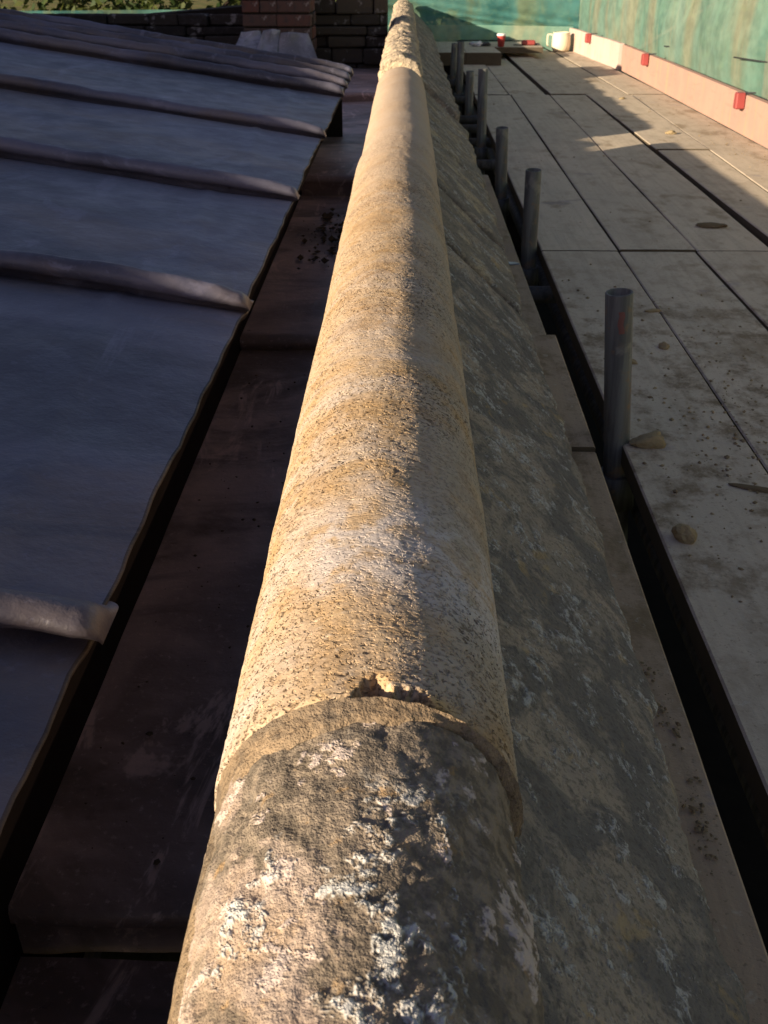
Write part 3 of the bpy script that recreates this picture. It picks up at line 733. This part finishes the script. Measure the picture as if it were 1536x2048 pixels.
# ------------------------------------------------------------ toe boards with clips
def toe(lab, p0, p1, zt, zb, mat, clips, grp='toe boards'):
    t = thing('toe_board', lab, 'toe board', (p0[0], p0[1], zb), grp)
    n = 40; k = np.linspace(0, 1, n); X = (p1[0] - p0[0]) * k + .004 * fbm(k * 6, 1, 0, int(p0[1]) + 3, 2); Y = (p1[1] - p0[1]) * k
    wz = .003 * fbm(k * 5, 2, 0, 9, 2); H = zt - zb; c = .003
    ring = [(0, 0), (0, H - c), (c, H), (.035, H), (.038, H - c), (.038, 0)]
    V = []; Fc = []; m = len(ring)
    for i in range(n):
        for (dx, dz) in ring: V.append((X[i] + dx, Y[i], dz + (wz[i] if dz > 0 else 0)))
    for i in range(n - 1):
        for j in range(m): Fc.append((i * m + j, i * m + (j + 1) % m, (i + 1) * m + (j + 1) % m, (i + 1) * m + j))
    Fc.append(tuple(range(m))[::-1]); Fc.append(tuple(range((n - 1) * m, n * m)))
    link('plank', mesh(V, Fc), mat, t)
    for (y, col) in clips:
        f = (y - p0[1]) / (p1[1] - p0[1]); x = (p1[0] - p0[0]) * f
        V = [(x - .012, y - p0[1] - .022, H - .065), (x - .012, y - p0[1] + .022, H - .06), (x - .012, y - p0[1] + .024, H + .006), (x - .012, y - p0[1] - .02, H + .010)]
        me = box_mesh(x - .048, x - .003, y - p0[1] - .03, y - p0[1] + .03, H - .068, H + .008, .006, .003); link('clip', me, RED if col else DARKM, t)
        link('clip_tongue', box_mesh(x - .004, x + .050, y - p0[1] - .008, y - p0[1] + .006, H + .003, H + .010, .002), DARKM, t)
    return t
toe('long pinkish brown toe board with red clips, nearest the camera', (1.70, .4), (1.69, 8.93), -.612, -.797, TOE1, [(7.95, 1), (5.62, 1), (3.4, 1)])
toe('pale sunlit toe board at the far end, beside the milky jug', (1.672, 8.97), (1.555, 10.95), -.607, -.797, TOE2, [(10.0, 1)])

# ------------------------------------------------------------ netting
def net(name, lab, pts, zt, zb, seed, amp=.05, nz=70, hem=None, mat=None):
    """pts: list of (x,y) along; hem(s)->bottom z"""
    pts = np.array(pts, float); d = np.r_[0, np.cumsum(np.hypot(*np.diff(pts, axis=0).T))]; n = int(d[-1] / .05)
    s = np.linspace(0, d[-1], n); x = np.interp(s, d, pts[:, 0]); y = np.interp(s, d, pts[:, 1])
    tx = np.gradient(x); ty = np.gradient(y); ln = np.hypot(tx, ty); nx_, ny_ = -ty / ln, tx / ln
    v = np.linspace(0, 1, nz); S, Vv = np.meshgrid(s, v, indexing='ij')
    zbot = hem(s) if hem is not None else np.full(n, zb); Z = zbot[:, None] + (zt - zbot[:, None]) * Vv ** 1.5
    fold = amp * fbm(S * 1.1, Z * .5, 0, seed, 4) + amp * .6 * np.abs(fbm(S * 2.2 + Z * 1.6, Z * 1.1 - S * .4, 0, seed + 4, 3)) 
    fold = fold + .05 * np.exp(-((Z - zbot[:, None] - .12) / .09) ** 2)
    if seed == 720: fold = fold + .09 * np.exp(-((Z - (-.66 + .13 * S)) / .03) ** 2) - .05 * np.exp(-((Z - (-.60 + .13 * S)) / .05) ** 2)
    fold = fold + .035 * np.abs(np.sin(S * 1.9 + .7)) ** .6 * np.exp(-((Z + .45) / .25) ** 2)
    P = np.stack([x[:, None] + nx_[:, None] * fold, y[:, None] + ny_[:, None] * fold, Z], -1)
    t = thing(name, lab, 'netting', (0, 0, 0), 'green debris netting sheets'); link('net_sheet', grid_mesh(P), mat or NET, t); return t
sn = net('debris_netting', 'bright teal debris netting hung outside the toe boards on the right', [(1.98, -.5), (1.95, 3), (1.92, 6), (1.84, 9), (1.66, 11.05)], 1.1, -3.0, 700, .06,
         hem=lambda s: -3.0 + 0 * s)
en = net('debris_netting', 'green debris netting hung across the far end of the platform', [(1.65, 11.08), (.9, 11.35), (.2, 11.42), (-.6, 11.4)], 1.1, -.84, 720, .13, mat=NET2,
         hem=lambda s: -.84 + 0 * s)
en2 = net('debris_netting', 'pale green lower strip of netting along the far edge of the platform', [(1.60, 11.02), (.9, 11.22), (.2, 11.28), (-.5, 11.26)], -.60, -.86, 730, .03, nz=30)
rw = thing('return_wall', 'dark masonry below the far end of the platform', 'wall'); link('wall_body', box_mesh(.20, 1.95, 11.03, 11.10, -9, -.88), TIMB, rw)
ln_ = net('debris_netting', 'dark green debris netting behind the end wall, in front of the trees', [(-.62, 11.42), (-2.5, 11.3), (-6.0, 10.6)], -.47, -2.0, 740, .10, mat=NET2)
for t, (pts) in ((sn, [((1.80, 8.0, -.56), (1.99, 7.6, -.55)), ((1.82, 6.35, -.50), (1.97, 5.85, -.50)), ((1.80, 5.15, -.585), (1.96, 4.72, -.56)), ((1.74, 9.9, -.52), (1.86, 9.3, -.51)), ((1.70, 10.6, -.50), (1.80, 10.2, -.52))]),):
    for a, b in pts: link('tie_cord', tube_mesh(a, b, .004, 8), ROPE, t)
gr = thing('guard_rail', 'scaffold guard rail tube outside the netting above the toe boards', 'scaffold tube')
link('tube', tube_mesh((2.06, -.5, -.12), (1.99, 11.3, -.12), .02415, 20), STEEL, gr)
for y in (2.0, 4.3, 6.6, 8.9, 11.1):
    link('outer_pole', tube_mesh((2.10, y, -9), (2.10, y, 1.3), .02415, 20), STEEL, gr)

# ------------------------------------------------------------ small things at the far end
jug = thing('milky_jug', 'milky white plastic jug with a side handle, in the far right corner', 'jug', (1.452, 10.72, -.800))
link('body', lathe([(0, .003), (.062, .003), (.078, .018), (.086, .06), (.084, .13), (.076, .158), (.078, .168), (.072, .168), (.070, .155), (.074, .12), (0, .03)], 32), WHITE, jug)
hv = [(-.078, .150), (-.100, .156), (-.128, .155), (-.136, .142), (-.136, .07), (-.128, .045), (-.084, .035)]
V = []; Fc = []
for (x, z) in hv:
    for (dy, dr) in ((-.010, 0), (.010, 0), (.010, .012), (-.010, .012)): V.append((x, dy, z - dr if abs(z - .1) > .04 else z)) if False else V.append((x + (dr if z < .146 else 0), dy, z - (dr if z >= .146 else 0)))
for i in range(len(hv) - 1):
    for j in range(4): Fc.append((i * 4 + j, i * 4 + (j + 1) % 4, (i + 1) * 4 + (j + 1) % 4, (i + 1) * 4 + j))
link('handle', mesh(V, Fc), WHITE, jug, smooth=False)
cup = thing('paper_cup', 'maroon paper cup with white lid on the far raised boards', 'cup', (.835, 10.02, -.706))
link('sleeve', lathe([(0, 0), (.027, 0), (.036, .088)], 24), CUP, cup)
link('lid', lathe([(.037, .086), (.040, .090), (.039, .096), (.035, .104), (.033, .104), (0, .100)], 24), CUPL, cup)
redt = thing('red_tool', 'flat red plastic tool lying on the far raised boards', 'tool', (1.09, 10.2, -.708))
link('blade', box_mesh(-.13, -.05, -.02, .02, .002, .008, .001), DARKM, redt); link('grip', box_mesh(-.058, .062, -.035, .035, .002, .042, .010), RED, redt)
link('end_piece', box_mesh(.058, .10, -.015, .015, .002, .018, .003), DARKM, redt)
wr = thing('crumpled_wrapper', 'crumpled silvery wrapper beside the maroon cup on the raised boards', 'wrapper', (.655, 10.05, -.706))
import bmesh
for k, (x, sx, mt) in enumerate(((-.04, .05, FOIL), (.035, .055, DARKM), (.0, .04, CUPL))):
    bm = bmesh.new(); bmesh.ops.create_icosphere(bm, subdivisions=2, radius=1)
    for v in bm.verts: v.co *= 1 + .5 * float(noise(v.co.x * 2.5, v.co.y * 2.5, v.co.z * 2.5, 800 + k)); v.co = Vector((x + v.co.x * sx, v.co.y * .035, max(.001, .016 + v.co.z * .022)))
    me = bpy.data.meshes.new('w'); bm.to_mesh(me); bm.free(); link('crumpled_piece', me, mt, wr)
tape = thing('loose_cord', 'dark cord lying along the foot of the end netting', 'cord')
pts = [(.25, 10.7, -.79), (.5, 10.66, -.70), (.8, 10.68, -.70), (1.15, 10.64, -.70), (1.35, 10.6, -.79)]
for a, b in zip(pts[:-1], pts[1:]): link('cord_length', tube_mesh(a, b, .005, 8), ROPE, tape)

# ------------------------------------------------------------ loose stone pieces and crumbs
def chunk(x, y, z, sx, sy, sz, rot, lab, s, mat=CRUMB, name='stone_fragment', cat='stone fragment', wedge=False):
    bm = bmesh.new(); bmesh.ops.create_icosphere(bm, subdivisions=3, radius=1)
    for v in bm.verts:
        c = v.co; f = 1 + .30 * float(noise(c.x * 1.6, c.y * 1.6, c.z * 1.6, s)) + .12 * float(noise(c.x * 5, c.y * 5, c.z * 5, s + 1))
        c = c * f
        m_ = max(abs(c.x), abs(c.y), abs(c.z)); c = c * (1 + .28 * (1 - m_)) if wedge else c
        hgt = sz * (1 + (.6 * c.x if wedge else 0))
        v.co = Vector((c.x * sx, c.y * sy, max(0, .35 * sz + c.z * hgt * .65)))
    me = bpy.data.meshes.new('c'); bm.to_mesh(me); bm.free()
    o = link(name, me, mat, None); o.location = (x, y, z); o.rotation_euler = (0, 0, rot); tag(o, lab, cat, 'loose stone fragments')
chunk(.452, 1.775, -.800, .030, .018, .024, .1, 'wedge of broken yellowish stone at the foot of the nearest pole', 901, wedge=True)
chunk(.438, 1.425, -.800, .017, .020, .026, .5, 'rounded lump of stone on the board edge below the wedge', 903)
chunk(.632, 2.60, -.799, .022, .010, .008, .2, 'small stone flake lying across the first board joint', 905)
chunk(.505, 2.215, -.799, .010, .014, .012, 1, 'tiny pale stone chip just right of the nearest pole', 907)
chunk(.60, 2.32, -.799, .014, .012, .014, 2, 'small brownish stone on the board right of the nearest pole', 909)
chunk(1.03, 3.56, -.799, .055, .030, .010, .1, 'dark flat clod on the shaded boards at the right', 911, CRUMBD, 'dirt_clod', 'clod')
chunk(1.345, 5.61, -.800, .028, .020, .020, .1, 'sunlit pale stone at the end of the light streak', 913)
chunk(.595, 1.60, -.800, .045, .010, .007, -.35, 'thin grey splinter on the boards at the right edge', 915, CRUMBD, 'wood_splinter', 'splinter')
chunk(1.36, 7.05, -.800, .022, .018, .014, .6, 'small sunlit stone farther along the platform', 917)
deckz = -.799
def pick(r):
    q = r.random()
    if q < .34: return (min(.86, max(.46, r.gauss(.60, .09))), r.gauss(1.75, .17), deckz)
    if q < .48: return (min(.9, max(.46, r.gauss(.66, .09))), r.gauss(2.2, .22), deckz)
    if q < .60: return (r.uniform(.43, .62), r.uniform(1.2, 2.9), deckz)
    if q < .66: return (min(1.66, r.gauss(1.56, .05)), r.gauss(5.0, .25), deckz)
    if q < .74: return (r.uniform(1.4, 1.66), r.uniform(3.5, 9), deckz)
    return (r.uniform(.45, 1.66), 1.3 + 8.5 * r.random() ** 2, deckz)
tag(crumbs('stone_crumbs', 900, pick, .0010, .006, CRUMB, seed=11), 'scattered pale stone crumbs and grit over the platform boards', 'debris')
tag(crumbs('dirt_crumbs', 1100, pick, .0010, .0062, CRUMBD2, seed=12), 'scattered brown dirt crumbs over the platform boards', 'debris')
def pick2(r):
    q = r.random()
    c = ((.322, 1.00, .008, .03), (.324, .85, .008, .022), (.322, .79, .007, .02), (.315, 1.08, .01, .02))[int(q * 4) % 4]
    return (min(.334, max(.27, r.gauss(c[0] - .006, c[2]))), r.gauss(c[1], c[3]), -.799)
tag(crumbs('mortar_droppings', 130, pick2, .0010, .0055, CRUMBD2, seed=13), 'brown mortar droppings on the inner board below the sloping stones', 'debris')
o = link('blue_scrap', box_mesh(-.018, .018, -.012, .012, 0, .003, .001, .002), flat('blue_grey_plastic', (.20, .22, .32), .35, .5)); o.location = (.325, 3.11, -.811); o.rotation_euler = (.05, .1, .5)
tag(o, 'small bluish plastic scrap on the inner board beside the second pole', 'scrap')

# ------------------------------------------------------------ trees beyond the netting
def tree(lab, x, y, rad, seed):
    rng = random.Random(seed); t = thing('garden_tree', lab, 'tree', (x, y, -9), 'garden trees beyond the building')
    rings = [(0, .26), (2.5, .2), (5, .15), (7.5, .09), (9.5, .04)]; V = []; Fc = []
    for k, (z, r) in enumerate(rings):
        for a in range(10): V.append((r * math.cos(a * .628) + .15 * math.sin(z + seed), r * math.sin(a * .628), z))
    for k in range(4):
        for a in range(10): Fc.append((k * 10 + a, k * 10 + (a + 1) % 10, (k + 1) * 10 + (a + 1) % 10, (k + 1) * 10 + a))
    for b in range(9):
        a = b * 2.4 + rng.random(); z0 = rng.uniform(3.5, 8); L_ = rng.uniform(1.2, rad); p0 = Vector((0, 0, z0)); p1 = Vector((math.cos(a) * L_, math.sin(a) * L_, z0 + L_ * .6))
        bq = len(V); d = (p1 - p0).normalized().to_track_quat('Z', 'Y')
        for (p, r) in ((p0, .07), (p1, .015)):
            for c in range(5): V.append(p + d @ Vector((r * math.cos(c * 1.257), r * math.sin(c * 1.257), 0)))
        for c in range(5): Fc.append((bq + c, bq + (c + 1) % 5, bq + 5 + (c + 1) % 5, bq + 5 + c))
    link('trunk', mesh(V, Fc), BARK, t)
    cl_ = [(rng.gauss(0, rad * .45), rng.gauss(0, rad * .45), 7.6 + rng.gauss(0, 1.5), rng.uniform(.4, .9)) for _ in range(42)]
    n = 9000; r = np.random.RandomState(seed); idx = r.randint(0, len(cl_), n); cc = np.array(cl_)[idx]
    dirs = r.normal(size=(n, 3)); dirs /= np.linalg.norm(dirs, axis=1)[:, None]
    cen = cc[:, :3] + dirs * (cc[:, 3:4] * r.uniform(.6, 1.05, (n, 1)))
    u = r.normal(size=(n, 3)); u /= np.linalg.norm(u, axis=1)[:, None]; w = np.cross(u, r.normal(size=(n, 3))); w /= np.linalg.norm(w, axis=1)[:, None]
    s = r.uniform(.05, .10, (n, 1)); Vv = np.stack([cen - u * s, cen + w * s * .5, cen + u * s, cen - w * s * .5], 1).reshape(-1, 3)
    me = mesh(Vv.tolist(), (np.arange(n * 4).reshape(-1, 4)).tolist()); link('crown', me, LEAF, t)
tree('bushy sunlit green tree at the top left corner, behind the netting', -6.6, 16.5, 2.6, 1)
tree('green tree right of the corner tree, behind the dark end wall', -3.4, 18.0, 2.4, 2)
tree('leafy tree standing directly beyond the end of the coping', -.4, 19.0, 2.3, 3)
tree('distant tree showing faintly through the end netting', 2.8, 18.5, 2.4, 4)
